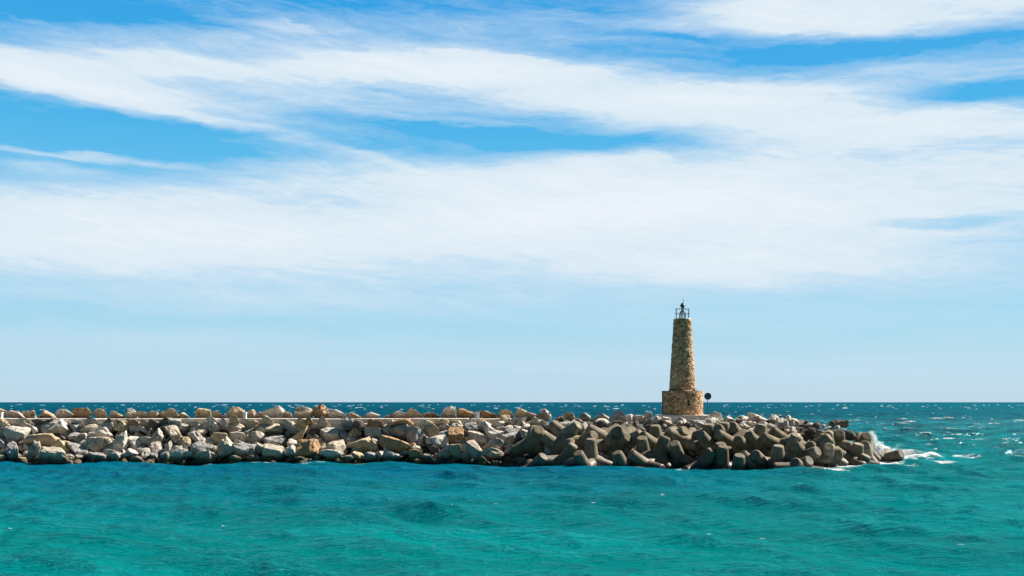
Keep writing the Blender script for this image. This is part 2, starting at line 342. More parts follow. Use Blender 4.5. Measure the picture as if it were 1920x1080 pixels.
rocks_from(480, 740, [(60,640,210,190,15,'bf'),(280,685,340,180,5,'gf'),(640,612,340,150,0,'tf'),(1060,595,290,190,12,'wk'),(1290,600,160,180,-45,'gf'),(1400,612,240,130,58,'tf'),
 (560,725,170,100,0,'wk'),(860,622,120,150,-35,'gf'),(1545,725,380,220,0,'tf'),(1730,690,150,110,0,'gf')], 'middle')
rocks_from(720, 740, [(180,755,430,270,-32,'of','largest rusty orange boulder on the breakwater, leaning down to the right'),(455,620,300,250,-52,'gf'),(850,622,190,140,0,'wf'),(1040,612,230,160,0,'ok'),(1270,545,240,110,-10,'gk'),
 (1370,642,260,180,-30,'bf'),(1590,612,240,120,0,'wk'),(1740,592,100,90,0,'wf'),(1245,652,160,90,0,'tf'),(1790,642,190,140,30,'gk'),(610,640,120,110,0,'df')], 'middle')
rocks_from(0, 740, [(180,835,250,190,-52,'gk'),(470,852,290,240,-10,'bf'),(830,790,340,150,15,'tf'),(1140,805,310,230,-68,'gf'),(810,920,460,170,0,'bk'),
 (1410,915,340,130,-15,'gf'),(1650,902,220,140,-10,'wf'),(30,912,120,140,0,'bf'),(1825,885,110,150,0,'wf'),(330,940,100,90,0,'tf')], 'waterline')
rocks_from(240, 740, [(420,790,230,160,66,'pf'),(260,835,200,170,-60,'wf'),(60,862,140,120,-20,'wf'),(600,782,160,120,60,'gf'),(690,832,160,120,0,'wf'),
 (830,822,120,90,-30,'gf'),(1065,822,280,170,-20,'gk'),(1370,812,340,230,15,'bf'),(1695,835,370,130,8,'gk','long flat grey slab lying low above the waterline'),(750,892,340,110,10,'wf'),(540,932,170,95,0,'gf'),
 (100,945,230,70,0,'gf'),(1100,922,310,70,0,'bk'),(1800,925,140,90,0,'tf'),(1540,930,160,70,0,'tf')], 'waterline')
rocks_from(480, 740, [(265,845,310,190,0,'bk'),(60,795,200,130,10,'bf'),(530,852,230,180,-30,'wf'),(765,810,300,260,0,'ok'),(1200,765,300,220,-20,'bv'),(1090,885,330,120,0,'wr'),
 (1470,885,190,170,-40,'tf'),(1700,770,170,160,-55,'tf'),(1350,922,170,90,0,'gf'),(1660,922,190,110,0,'gf'),(1805,902,130,150,0,'wf'),(640,940,150,60,0,'tf'),(30,925,110,90,0,'gf')], 'waterline')
rocks_from(720, 740, [(775,705,310,200,8,'wf'),(480,812,170,140,0,'br'),(1300,825,270,200,-52,'pk'),(1565,755,310,190,8,'pf'),(1040,865,210,200,0,'tf'),(840,895,190,140,-15,'pf'),
 (1420,948,130,80,0,'nr'),(130,912,270,120,0,'wf'),(455,912,200,150,0,'of'),(640,925,140,90,0,'gf'),(900,795,120,140,0,'gf'),(1550,865,340,110,8,'bf'),(40,835,110,120,0,'gf'),(720,800,170,120,0,'df')], 'waterline')
rocks_from(920, 750, [(640,310,130,100,0,'bf'),(400,310,240,60,0,'wf'),(450,362,160,80,0,'bf'),(260,335,180,60,0,'bf'),(900,375,230,90,0,'wf'),(520,395,140,110,0,'wf'),(380,432,170,100,0,'wf'),
 (745,365,150,80,0,'wf'),(1060,405,160,100,0,'gf'),(1175,425,260,160,0,'gf'),(1355,425,160,170,0,'gf'),(280,482,190,130,0,'bf'),(335,505,180,130,30,'gk'),(480,472,110,110,0,'wf'),(830,740,110,130,0,'gf')], 'upper')
# pale boulders round the tower and out to the head
rocks_from(1120, 750, [(290,245,170,145,0,'wf'),(70,330,220,80,0,'wf'),(440,305,150,90,0,'wk'),(560,300,200,70,0,'wf'),(700,290,200,70,0,'wf'),(820,305,140,120,0,'wf'),(640,345,170,66,0,'pf'),(400,360,190,95,-15,'pf'),
 (725,362,130,95,-20,'gf'),(1000,345,240,140,-15,'df'),(980,285,140,60,0,'wf'),(1160,325,160,155,0,'gf','grey squarish boulder right below the tower plinth'),(1265,315,95,135,0,'wf'),(1330,355,100,95,0,'wf'),
 (1450,355,200,95,0,'gk'),(1420,292,150,60,-20,'wf'),(1645,345,180,110,0,'bf'),(1690,300,160,66,0,'wf'),(1760,285,160,80,0,'wf'),(1045,440,170,80,0,'wf'),(1535,320,100,60,0,'wf'),(880,300,90,70,0,'wf')], 'head')
rocks_from(1320, 750, [(170,275,180,84,0,'wf'),(120,352,140,90,0,'wf'),(390,312,160,110,-25,'wf'),(520,315,140,135,0,'wf'),(490,385,130,76,0,'wf'),(640,355,170,100,-10,'wf'),(620,285,130,80,0,'wf'),
 (730,262,190,90,0,'wf'),(725,305,140,110,-50,'pf'),(850,315,200,100,-38,'wk'),(930,395,220,110,-35,'pf'),(990,285,150,120,0,'wf'),(1060,325,120,110,0,'wf'),(1140,375,160,100,-10,'wf'),
 (1220,295,130,90,0,'wf'),(1250,375,140,120,0,'pf'),(1160,425,160,80,0,'wf'),(1440,395,330,240,-22,'df','big dark purplish boulder at the right end of the pale boulders'),(1565,375,90,100,0,'tf'),
 (1310,455,190,56,0,'wf'),(1580,450,120,90,-30,'df'),(1420,500,170,110,0,'gf'),(1520,490,150,110,0,'df'),(1640,540,150,100,0,'gf'),(1500,560,200,110,0,'bf'),(1380,560,160,110,0,'gf'),(1600,575,110,100,0,'wf'),(1700,605,170,76,0,'wf'),(330,300,90,60,0,'wf'),(820,250,90,50,-20,'wf'),(1130,310,90,70,0,'wf')], 'head')

def section(px):
    if px < 230: return 'near the left edge of the breakwater'
    if px < 420: return 'left of centre of the walkway'
    if px < 600: return 'left of the banded rock'
    if px < 740: return 'right of the banded rock'
    if px < 850: return 'near the largest orange boulder'
    if px < 1000: return 'near the first tetrapods'
    if px < 1150: return 'above the first tetrapods'
    if px < 1235: return 'left of the stone tower'
    if px < 1330: return 'below the stone tower'
    if px < 1430: return 'right of the sign'
    return 'towards the head of the breakwater'
ROWN = {'crest': 'on the crest', 'under': 'against the walkway face', 'upper': 'in the upper row', 'middle': 'in the middle row', 'waterline': 'at the waterline', 'head': 'on top'}
SHN = {'block': 'blocky', 'facet': 'angular', 'round': 'rounded', 'point': 'pointed'}
ORD = ['', 'second ', 'third ', 'fourth ', 'fifth ', 'sixth ', 'seventh ', 'eighth ', 'ninth ', 'tenth ', 'eleventh ', 'twelfth ', 'thirteenth ', 'fourteenth ', 'fifteenth ', 'sixteenth ']
def finish_labels(items, group, cat, keyf, textf):
    cl = {}
    for r in items:
        if not r.get('label'): cl.setdefault(keyf(r), []).append(r)
    for k, rs in cl.items():
        rs.sort(key=lambda r: r['px'])
        for i, r in enumerate(rs):
            t = textf(r)
            r['label'] = t if len(rs) == 1 else (('leftmost ' if i == 0 else ('rightmost ' if i == len(rs) - 1 else ORD[i])) + t)
            if len(rs) > 2 and 0 < i < len(rs) - 1: r['label'] = ORD[i] + 'from left, ' + t
    for r in items: tag(r['o'], r['label'], cat, group)
def size(r):
    return 'big ' if r['a'] > 720 else ('small ' if r['a'] < 220 else '')
def rkey(r): return (size(r), r['c'], r['sh'], r['row'], section(r['px']))
def rtext(r): return f"{size(r)}{CNAME[r['c']]} {SHN[r['sh']]} boulder {ROWN[r['row']]}, {section(r['px'])}"
hero = next(q_ for q_ in ROCKS if q_['label'] and 'upright' in q_['label'])['o']
bm_, t, b = new_mat('diagonally_banded_rock'); g = t.n('ShaderNodeNewGeometry')
wt = t.n('ShaderNodeTexWave', wave_type='BANDS', bands_direction='X'); wt.inputs['Scale'].default_value = .75; wt.inputs['Distortion'].default_value = 9; wt.inputs['Detail Scale'].default_value = 1.6; wt.inputs['Detail'].default_value = 5
t.l(t.mapping(g.outputs['Position'], rot=(0, R(-32), 0)), wt.inputs['Vector'])
t.l(t.mixc(t.rng(wt.outputs['Fac'], .2, .7), (.24, .155, .09), (.50, .35, .20)), b.inputs['Base Color']); b.inputs['Roughness'].default_value = .9
bu = t.n('ShaderNodeBump'); bu.inputs['Distance'].default_value = .3; t.l(wt.outputs['Fac'], bu.inputs['Height']); t.l(bu.outputs[0], b.inputs['Normal'])
hero.data.materials.clear(); hero.data.materials.append(bm_)
finish_labels(ROCKS, 'boulders of the breakwater', 'boulder', rkey, rtext)

# ------------------------------------------------------------------ core of the mole and loose rubble
core_m = rock_mat('gap_shade_core_stone', (0.10, 0.085, 0.068), (0.075, 0.066, 0.055), (0.14, 0.11, 0.08))  # core coloured dark, putting the shade of the boulder gaps into it
xs = np.arange(-75, 32.5, 0.7); secs = []
for X in xs:
    px = 960 + X * F / 106
    y0 = foot(px) + 1.6
    end = min(1.0, max(0.0, (1640 - px) / 150)); ty = (-0.6 + 4.4 * end) if px > 1000 else 3.9
    back = 120 if px < 1350 else 120 - (px - 1350) * 0.045
    pr = [(y0 - 2, -2.5), (y0, -0.3), (y0 + ty * SL * .5, ty * .5), (y0 + ty * SL, ty * .97), (112, ty), (back - 4, ty), (back, -2.5)]
    row = []
    for j in range(len(pr) - 1):
        for k in range(6):
            f = k / 6; row.append((X, pr[j][0] * (1 - f) + pr[j + 1][0] * f, pr[j][1] * (1 - f) + pr[j + 1][1] * f))
    secs.append(row)
A = np.array(secs); nr, nc = A.shape[:2]; Vc = A.reshape(-1, 3); Vc = Vc + (rng.normal(size=Vc.shape) * np.array([.1, .15, .12]))
idx = np.arange(nr * nc).reshape(nr, nc)
Fq = np.stack([idx[:-1, :-1].ravel(), idx[1:, :-1].ravel(), idx[1:, 1:].ravel(), idx[:-1, 1:].ravel()], 1)
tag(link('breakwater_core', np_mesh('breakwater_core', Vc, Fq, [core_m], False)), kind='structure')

rv, rf, off_i = [], [], 0
for i in range(1600):
    px = random.uniform(-60, 1600); py = random.uniform(792, 870)
    if px > 940 and py > 812 and random.random() < 0.75: continue
    Y = slope_Y(px, py) + random.uniform(0.7, 1.3); s = random.uniform(0.18, 0.5)
    V = rock_verts(5000 + i, D2, (s * random.uniform(.8, 1.6), s, s * random.uniform(.6, 1.1)), random.uniform(-.6, .6), 'facet') + np.array(P(px, py, Y))
    rv.append(V); rf.append(F2 + off_i); off_i += len(V)
me = np_mesh('rubble', np.vstack(rv), np.vstack(rf), [RM['b'], RM['g'], RM['d']], False)
me.polygons.foreach_set('material_index', np.repeat(rng.integers(0, 3, len(rf)), len(F2)).astype(np.int32))
tag(link('rubble', me), 'small loose stones filling the gaps between the breakwater boulders', 'rubble', kind='stuff')

# ------------------------------------------------------------------ walkway along the mole
conc_m, t, b = new_mat('weathered_white_concrete'); g = t.n('ShaderNodeNewGeometry'); pos = g.outputs['Position']
f1 = t.noise(pos, 0.8, 6, 0.6); f2 = t.noise(t.mapping(pos, scale=(3, 3, .6)), 1.5, 6, 0.65)
c_ = t.mixc(t.rng(f1, .4, .6), (0.60, 0.54, 0.46), (0.50, 0.43, 0.36)); c_ = t.mixc(t.rng(f2, .55, .7, 0, .5), c_, (0.26, 0.2, 0.15))
t.l(c_, b.inputs['Base Color']); b.inputs['Roughness'].default_value = 0.9
bu = t.n('ShaderNodeBump'); bu.inputs['Strength'].default_value = .5; bu.inputs['Distance'].default_value = .05; t.l(f2, bu.inputs['Height']); t.l(bu.outputs[0], b.inputs['Normal'])
walk = empty('walkway', P(480, 786, 109.6))
base = walk.location.copy()
bm = bmesh.new(); x0, x1 = -75.0, (985 - 960) * 109.6 / F
n = 26; L = (x1 - x0) / n
for i in range(n):
    bm_box(bm, (x0 + L * (i + .5) - base.x, 1.6 + random.uniform(-.02, .02), 4.02 - base.z - 0 + random.uniform(-.035, .02)), (L - 0.05, 3.2, 0.54), 0, 0.03)
link('deck', bm_mesh('deck', bm, conc_m), walk)
bm = bmesh.new()
for i in range(n): bm_box(bm, (x0 + L * (i + .5) - base.x, 0.62, 3.45 - base.z), (L - 0.05, 1.0, 0.6), 0, 0.03)
link('footing', bm_mesh('footing', bm, conc_m), walk)
tag(walk, 'long low whitewashed concrete walkway running along the top of the boulder breakwater', 'walkway')
white_m = plain('white_paint', (0.78, 0.76, 0.72), 0.7)
for i, (px, lab) in enumerate([(1.5, 'white block post on the walkway edge at the left edge of the photo'), (459, 'white block post on the walkway edge, middle one of three'), (895, 'white block post on walkway edge nearest the tetrapods')]):
    bm = bmesh.new(); bm_box(bm, (0, 0, .3), (.34, .34, .6), 0, .03); bm_box(bm, (0, 0, .63), (.42, .42, .08), 0, .02)
    o = link('bollard', bm_mesh('bollard', bm, white_m), None, (P(px, 780, 109.9).x, 109.9, 4.29)); tag(o, lab, 'post', 'white posts on the walkway')

# ------------------------------------------------------------------ tetrapods
tm, t, b = new_mat('tetrapod_concrete'); g = t.n('ShaderNodeNewGeometry'); pos = g.outputs['Position']; tco = t.n('ShaderNodeTexCoord'); oi = t.n('ShaderNodeObjectInfo')
a1 = t.noise(pos, 0.7, 6, .6); a2 = t.noise(pos, 5, 8, .65)
ln = t.n('ShaderNodeVectorMath', operation='LENGTH'); t.l(tco.outputs['Object'], ln.inputs[0])
ring = t.math('SINE', t.math('MULTIPLY', ln.outputs['Value'], 62))
bc = t.mixc(t.rng(a1, .38, .62, smooth=True), (0.245, 0.197, 0.118), (0.16, 0.130, 0.082))
bc = t.mixc(t.rng(a2, .50, .66, 0, .75), bc, (0.11, 0.088, 0.06))
a3 = t.noise(t.mapping(pos, scale=(1.6, 1.6, .3)), 1.5, 6, .7, .6); bc = t.mixc(t.rng(a3, .50, .68, 0, .6), bc, (0.10, 0.085, 0.06)); bc = t.mixc(t.rng(a3, .48, .36, 0, .5), bc, (.36, .32, .25))
bc = t.mixc(t.math('MULTIPLY', t.rng(ring, .6, 1, 0, 1), .22), bc, (0.12, 0.1, 0.065))
sp = t.n('ShaderNodeSeparateXYZ'); t.l(pos, sp.inputs[0])
wet = t.math('ADD', sp.outputs[2], t.math('MULTIPLY', t.math('SUBTRACT', a2, .5), .9))
hsv = t.n('ShaderNodeHueSaturation'); t.l(bc, hsv.inputs['Color']); t.l(t.rng(oi.outputs['Random'], 0, 1, .78, 1.2), hsv.inputs['Value']); t.l(t.rng(oi.outputs['Random'], 0, 1, 1.1, .85), hsv.inputs['Saturation'])
bc = t.mixc(t.rng(wet, .9, 1.9, .55, 0), hsv.outputs[0], (0.085, 0.062, 0.045))
bc = t.mixc(t.rng(wet, .25, .6, .9, 0), bc, (0.035, 0.026, 0.02))
t.l(bc, b.inputs['Base Color']); t.l(t.rng(wet, .3, 1.6, .48, .9), b.inputs['Roughness'])
bu = t.n('ShaderNodeBump'); bu.inputs['Strength'].default_value = .5; bu.inputs['Distance'].default_value = .05
t.l(t.math('ADD', t.math('MULTIPLY', a2, .8), t.math('MULTIPLY', ring, .12)), bu.inputs['Height']); t.l(bu.outputs[0], b.inputs['Normal'])
LEGS = [Vector(v).normalized() for v in ((0, 0, 1), (math.sqrt(8/9), 0, -1/3), (-math.sqrt(2/9), math.sqrt(2/3), -1/3), (-math.sqrt(2/9), -math.sqrt(2/3), -1/3))]
bm = bmesh.new()
for d in LEGS:
    bm_tube(bm, -d * 0.12, d * 2.22, 0.86, 0.575, 40); bm_tube(bm, d * 2.14, d * 2.32, 0.58, 0.48, 40)
bmesh.ops.create_icosphere(bm, subdivisions=4, radius=0.80)
tmp = link('tmp', bm_mesh('tmp', bm, tm, True))
md = tmp.modifiers.new('r', 'REMESH'); md.mode = 'VOXEL'; md.voxel_size = 0.042; md.use_smooth_shade = True
ms = tmp.modifiers.new('s', 'SMOOTH'); ms.factor = 0.6; ms.iterations = 2
dg = bpy.context.evaluated_depsgraph_get(); tet_me = bpy.data.meshes.new_from_object(tmp.evaluated_get(dg)); tet_me.name = 'tetrapod'
bpy.data.objects.remove(tmp); tet_me.materials.clear(); tet_me.materials.append(tm)
tet_me.polygons.foreach_set('use_smooth', np.full(len(tet_me.polygons), True, dtype=bool))

def v2(ang, dep):
    c = math.sqrt(max(0, 1 - dep * dep)); return Vector((math.cos(R(ang)) * c, -dep, math.sin(R(ang)) * c))
TET = []
def tetra(px, py, a1, dep, a2, dY=0.0, sc=1.0, label=None):
    py += (5 if py < 815 else 0) + (7 * min(1, max(0, (px - 1440) / 80)) if px < 1650 else 0) + (6 if 1535 < px < 1640 and py < 835 else 0)
    c_ = math.sqrt(1 - dep * dep); px -= 9 * math.cos(R(a1)) * c_; py += 20 * math.sin(R(a1)) * c_ + 5
    Y = slope_Y(px, py) + dY; sc *= .88
    q1 = Vector((0, 0, 1)).rotation_difference(v2(a1, dep)); best = None
    tgt = v2(a2, 0)
    for k in range(0, 120, 3):
        q = q1 @ Quaternion((0, 0, 1), R(k))
        dots = [(q @ LEGS[j]).dot(tgt) for j in (1, 2, 3)]; s_ = max(dots) - 1.3 * max(0, max((q @ LEGS[j]).z for j in (1, 2, 3)) - .35)
        if best is None or s_ > best[0]: best = (s_, q)
    o = link('tetrapod', tet_me, None, P(px, py, Y)); o.rotation_mode = 'QUATERNION'; o.rotation_quaternion = best[1]
    o.scale = (sc, sc, sc)
    TET.append(dict(o=o, px=px, py=py, a1=a1, dep=dep, label=label)); return o
def tets(ox, oy, data):
    for d in data:
        x, y = d[:2]; tetra(ox + x / Z, oy + y / Z, *d[2:])
tets(920, 750, [(560,640,205,.1,65,-.3,1.1),(900,500,140,.2,-30,.3),(1040,580,-130,.6,15,-.2),(1080,740,60,.3,200,-.4),(1260,560,170,.1,-60,.2),(1450,680,92,.15,-25,-.3),
 (1720,470,60,.3,200,.4),(1340,850,115,.5,-55,-.5),(1010,890,160,.1,10,-.2),(640,880,55,.5,-150,-.4),(1740,640,180,.2,40,.2),])
tets(1120, 750, [(450,520,35,.5,205,-.2),(130,570,-40,.9,170,.5),(380,680,-60,.3,178,-.1),(660,640,100,.45,-80,.3),(860,440,98,.15,-12,.2),(1010,520,175,.2,-5,.6),
 (900,640,70,.1,215,-.2),(840,760,-75,.5,60,-.3),(1010,700,-10,.85,140,.4),(1290,600,-15,.85,172,-.1),(1300,460,165,.3,10,.4),(1600,560,130,.5,-35,-.3),(1610,420,95,.2,-40,.4),
 (370,860,115,.3,-35,-.4),(660,840,140,.2,-38,-.4),(1530,820,60,.3,-65,-.3),(1780,740,95,.3,-35,-.2),(1150,700,110,.6,-30,.5)])
tets(1320, 750, [(290,400,93,.15,-5,.2),(370,470,0,.2,175,-.1),(560,460,-5,.2,150,.5),(680,610,15,.15,145,-.3),(440,690,-50,.8,145,-.3),(800,430,85,.1,-18,.4),(1020,560,150,.3,-45,.1),
 (1260,590,78,.35,-100,-.1),(1150,440,140,.1,-38,.6),(250,780,90,.35,-25,-.3),(490,910,92,.4,-70,-.4),(690,860,130,.2,-48,-.2),(830,730,-50,.6,160,.1),
 (1060,770,92,.25,-20,-.2),(1340,760,170,.15,-60,-.3),(1440,670,140,.5,-30,0),(1590,790,-80,.4,175,-.4),(900,890,0,.15,178,-.3),(1240,930,175,.1,-12,-.4),(1480,960,0,.2,180,-.5),])
tets(1520, 750, [(190,480,88,.1,-70,.3),(340,520,-5,.5,160,.4),(440,610,-35,.15,140,.6),(300,630,-32,.2,120,.2),(190,690,5,.35,178,0),(640,690,85,.3,-80,-.1),(580,830,-30,.9,160,-.3),(790,700,-42,.1,140,.4),
 (1010,800,165,.1,-25,-.2),(280,790,-30,.25,150,-.3),(820,830,-50,.3,125,-.2),(250,880,-55,.2,120,-.3),(760,866,-8,.5,140,.1),(690,850,70,.3,-60,-.1),])
def tsec(px):
    if px < 1030: return 'at the left end'
    if px < 1120: return 'left of the stone tower'
    if px < 1210: return 'just left of the tower base'
    if px < 1290: return 'in front of the tower'
    if px < 1370: return 'below the sign'
    if px < 1450: return 'right of the sign'
    if px < 1530: return 'below the dark boulder'
    if px < 1600: return 'near the tip'
    return 'at the outermost tip'
def trow(r): return 'in the top row' if r['py'] < 815 else ('in the middle row' if r['py'] < 846 else 'at the waterline')
def tdir(r):
    if r['dep'] > .7: return 'leg end facing forward'
    a = r['a1'] % 360
    return ['leg pointing right', 'leg up to the right', 'leg pointing straight up', 'leg up to the left', 'leg pointing left', 'leg down to the left', 'leg pointing down', 'leg down to the right'][int(((a + 22.5) % 360) // 45)]
finish_labels(TET, 'tetrapods armouring the breakwater head', 'tetrapod', lambda r: (tdir(r), trow(r), tsec(r['px'])), lambda r: f"tetrapod {trow(r)}, {tdir(r)}, {tsec(r['px'])}")

# ------------------------------------------------------------------ stone tower
TY = 113.0; ts = TY / F; TX = (1279.5 - 960) * ts; TZ = CAMZ - (778 - HOR) * ts
stone_m, t, b = new_mat('rubble_masonry'); at = t.n('ShaderNodeAttribute', attribute_name='stone'); g = t.n('ShaderNodeNewGeometry')
nn = t.noise(g.outputs['Position'], 9, 6, .65); nm = t.noise(g.outputs['Position'], 1.3, 4, .6)
cst = t.mixc(t.rng(nn, .35, .7, 0, .4), at.outputs['Color'], (0.22, 0.14, 0.08)); cst = t.mixc(t.rng(nm, .5, .7, 0, .35), cst, (0.26, 0.19, 0.09))
t.l(cst, b.inputs['Base Color']); b.inputs['Roughness'].default_value = .92
bu = t.n('ShaderNodeBump'); bu.inputs['Strength'].default_value = .8; bu.inputs['Distance'].default_value = .04; t.l(nn, bu.inputs['Height']); t.l(bu.outputs[0], b.inputs['Normal'])
def masonry(name, r0, r1, z0, z1, stone, parent, seed):
    r = np.random.default_rng(seed); res = 0.045
    nz_ = int((z1 - z0) / res); na = int(2 * math.pi * max(r0, r1) / res)
    a = np.linspace(0, 2 * math.pi, na, endpoint=False); z = np.linspace(z0, z1, nz_ + 1)
    Ag, Zg = np.meshgrid(a, z); rad = r0 + (r1 - r0) * (Zg - z0) / (z1 - z0); U = Ag * (r0 + r1) / 2
    circ = math.pi * (r0 + r1); asp = 1.3; cu, cz = [], []
    for _ in range(9000):
        u_, z_ = r.uniform(0, circ), r.uniform(z0, z1); m_ = stone * r.uniform(.62, 1.0)
        if cu:
            du = np.abs(np.array(cu) - u_); du = np.minimum(du, circ - du)
            if (du ** 2 + ((np.array(cz) - z_) * asp) ** 2).min() < m_ ** 2: continue
        cu.append(u_); cz.append(z_)
    su, sz, ns = np.array(cu), np.array(cz), len(cu)
    f1 = np.full(U.shape, 9e9); f2 = f1.copy(); ID = np.zeros(U.shape, int)
    for i in range(ns):
        du = np.abs(U - su[i]); du = np.minimum(du, circ - du); dd = du ** 2 + ((Zg - sz[i]) * asp) ** 2
        m = dd < f1; f2 = np.where(m, f1, np.minimum(f2, dd)); ID = np.where(m, i, ID); f1 = np.where(m, dd, f1)
    edge = np.sqrt(f2) - np.sqrt(f1); prof = np.clip(edge / 0.065, 0, 1); prof = prof * prof * (3 - 2 * prof)
    bulge = r.uniform(-.02, .05, ns)[ID]
    rr = rad - 0.06 + prof * (0.06 + bulge)
    V = np.stack([rr * np.cos(Ag), rr * np.sin(Ag), Zg], -1).reshape(-1, 3)
    pal = np.array([(0.60, .34, .165), (.72, .46, .25), (.47, .29, .17), (.64, .34, .17), (.82, .60, .38), (.26, .15, .09), (.62, .41, .24)])
    sc_ = pal[r.integers(0, len(pal), ns)] * r.uniform(.75, 1.3, ns)[:, None]
    C = sc_[ID] * prof[..., None] + np.array((.16, .11, .07)) * (1 - prof[..., None])
    idx = np.arange(V.shape[0]).reshape(nz_ + 1, na); nx = np.roll(idx, -1, 1)
    Fq = np.stack([idx[:-1].ravel(), nx[:-1].ravel(), nx[1:].ravel(), idx[1:].ravel()], 1)
    me = np_mesh(name, V, Fq, [stone_m]); ca = me.color_attributes.new('stone', 'FLOAT_COLOR', 'POINT')
    ca.data.foreach_set('color', np.concatenate([C.reshape(-1, 3), np.ones((V.shape[0], 1))], 1).astype(np.float32).ravel())
    return link(name, me, parent)
tower = empty('stone_tower', (TX, TY, TZ)); tag(tower, 'tapering round stone tower with wide drum base and small railed lantern on top', 'lighthouse')
DH = 45 * ts; TH = 180 * ts; RB = 37.5 * ts; RS0, RS1 = 24.6 * ts, 16.0 * ts
drum = masonry('base_drum', RB + .03, RB, 0, DH, .37, tower, 3)
masonry('shaft', RS0, RS1, DH - .05, TH - 0.02, .31, tower, 4)
mortar_m = plain('lime_mortar', (0.5, 0.42, 0.32), .9)
bm = bmesh.new()
bm_tube(bm, (0, 0, DH - .10), (0, 0, DH - 0.01), RB - .07, RB - .07, 64); link('drum_top', bm_mesh('drum_top', bm, mortar_m), tower)
bm = bmesh.new(); bm_tube(bm, (0, 0, DH - 0.01), (0, 0, DH + .06), RS0 + .16, RS0 + .02, 64); link('collar', bm_mesh('collar', bm, plain('ledge_mortar', (0.40, .32, .22), .9)), tower)
bm = bmesh.new(); bm_tube(bm, (0, 0, TH - .06), (0, 0, TH + .02), RS1 - .02, RS1 - .06, 48); bm_tube(bm, (0, 0, TH + .02), (0, 0, TH + .06), .40, .34, 32)
link('top_slab', bm_mesh('top_slab', bm, white_m), tower)
iron = plain('dark_green_iron', (0.02, 0.055, 0.065), .5, .3); opening_shade = plain('opening_shade', (0.035, 0.012, 0.008), .8)
# railing
rail = link('railing', None, tower); bm = bmesh.new(); RR = 13.3 * ts
for z in (.56, 1.05): bm_ring(bm, TH + z, RR, .024)
bpy.data.objects.remove(rail); rail = link('railing', bm_mesh('railing', bm, iron, True), tower)
for k in range(6):
    a = R(-90 + 60 * k + 30 + 24) ; bm = bmesh.new(); bm_tube(bm, (RR * math.cos(a), RR * math.sin(a), TH - .02), (RR * math.cos(a), RR * math.sin(a), TH + 1.08), .028)
    link('post', bm_mesh('post', bm, iron, True), rail)
# lantern on four bent legs
lan = bmesh.new(); bm_tube(lan, (.02, 0, TH + .72), (.02, 0, TH + 1.22), .14, .13, 16); bm_tube(lan, (.02, 0, TH + 1.20), (.02, 0, TH + 1.60), .20, .19, 20); bm_tube(lan, (.02, 0, TH + 1.6), (.02, 0, TH + 1.72), .17, .06, 20)
bm_tube(lan, (-.10, 0, TH + 1.36), (-.22, -.02, TH + 1.44), .06, .09, 12)
lo = link('lantern', bm_mesh('lantern', lan, iron, True), tower)
for k in range(4):
    a = R(20 + 90 * k); c, s_ = math.cos(a), math.sin(a); bm = bmesh.new()
    bm_tube(bm, (.02, 0, TH + .80), (.02 + .27 * c, .27 * s_, TH + .74), .055); bm_tube(bm, (.02 + .27 * c, .27 * s_, TH + .75), (.02 + .40 * c, .40 * s_, TH + .05), .05)
    link('leg', bm_mesh('leg', bm, iron, True), lo)
bm = bmesh.new(); bm_tube(bm, (.10, 0, TH + 1.1), (.10, 0, TH + 2.15), .022); link('mast', bm_mesh('mast', bm, iron), lo)
# slit window, vent and pipe on the drum
wa = math.asin(5.5 / 37.5); rw = RB + .01
def onr(r_, z): return (r_ * math.sin(wa), -r_ * math.cos(wa), z)
wz = (778 - 755.5) * ts
wf = bmesh.new()
for dx in (-.155, .155): bm_box(wf, Vector(onr(rw, wz)) + Vector((dx * math.cos(wa), dx * math.sin(wa), 0)), (.07, .14, .56), wa, .01)
bm_box(wf, Vector(onr(rw, wz + .33)), (.42, .16, .11), wa, .015); bm_box(wf, Vector(onr(rw, wz - .32)), (.42, .18, .09), wa, .015)
win = link('window', bm_mesh('window', wf, plain('window_stone', (.34, .24, .15), .9)), tower)
bm = bmesh.new(); bm_box(bm, Vector(onr(rw - .01, wz)), (.25, .06, .54), wa); link('opening_shade_panel', bm_mesh('opening_shade_panel', bm, opening_shade), win)  # flat dark panel, its colour stands in for the shade inside the opening
wa = math.asin(5.0 / 37.5)
bm = bmesh.new(); vz = (778 - 773.5) * ts
for k in range(5): bm_box(bm, Vector(onr(RB + .03, vz - .16 + .08 * k)), (.46, .05, .03), wa)
for k in range(6): bm_box(bm, Vector(onr(RB + .035, vz)) + Vector(((-.2 + .08 * k) * math.cos(wa), (-.2 + .08 * k) * math.sin(wa), 0)), (.02, .03, .36), wa)
link('vent_grille', bm_mesh('vent_grille', bm, plain('grille_metal', (.30, .25, .22), .7)), tower)
bm = bmesh.new(); bm_tube(bm, (-RB - .02, -.25, 0), (-RB - .02, -.25, DH + .02), .055); link('downpipe', bm_mesh('downpipe', bm, plain('pipe_blue_black', (.02, .04, .06), .5)), tower)

# weeds rooted on the ledge of the drum
weed_m = plain('dry_weed', (.13, .13, .035), .9, 0, .4, 20)
for ang, lab in [(-128, 'small dry weed tuft on the left of the tower ledge'), (-55, 'small dry weed tuft on the right of the tower ledge')]:
    bm = bmesh.new()
    for k in range(46):
        a = random.uniform(0, 6.28); rr_ = abs(random.gauss(0, .16)); hx, hy = rr_ * math.cos(a) * 1.4, rr_ * math.sin(a) * .5; h_ = random.uniform(.12, .38)
        v1 = bm.verts.new((hx - .02, hy, 0)); v2_ = bm.verts.new((hx + .02, hy, 0)); v3 = bm.verts.new((hx + random.uniform(-.14, .14), hy + random.uniform(-.1, .1), h_)); bm.faces.new((v1, v2_, v3))
    o = link('weed_tuft', bm_mesh('weed_tuft', bm, weed_m), None, (TX + 1.78 * math.cos(R(ang)), TY + 1.78 * math.sin(R(ang)), TZ + DH - .02)); tag(o, lab, 'weed', 'weeds on the tower ledge')

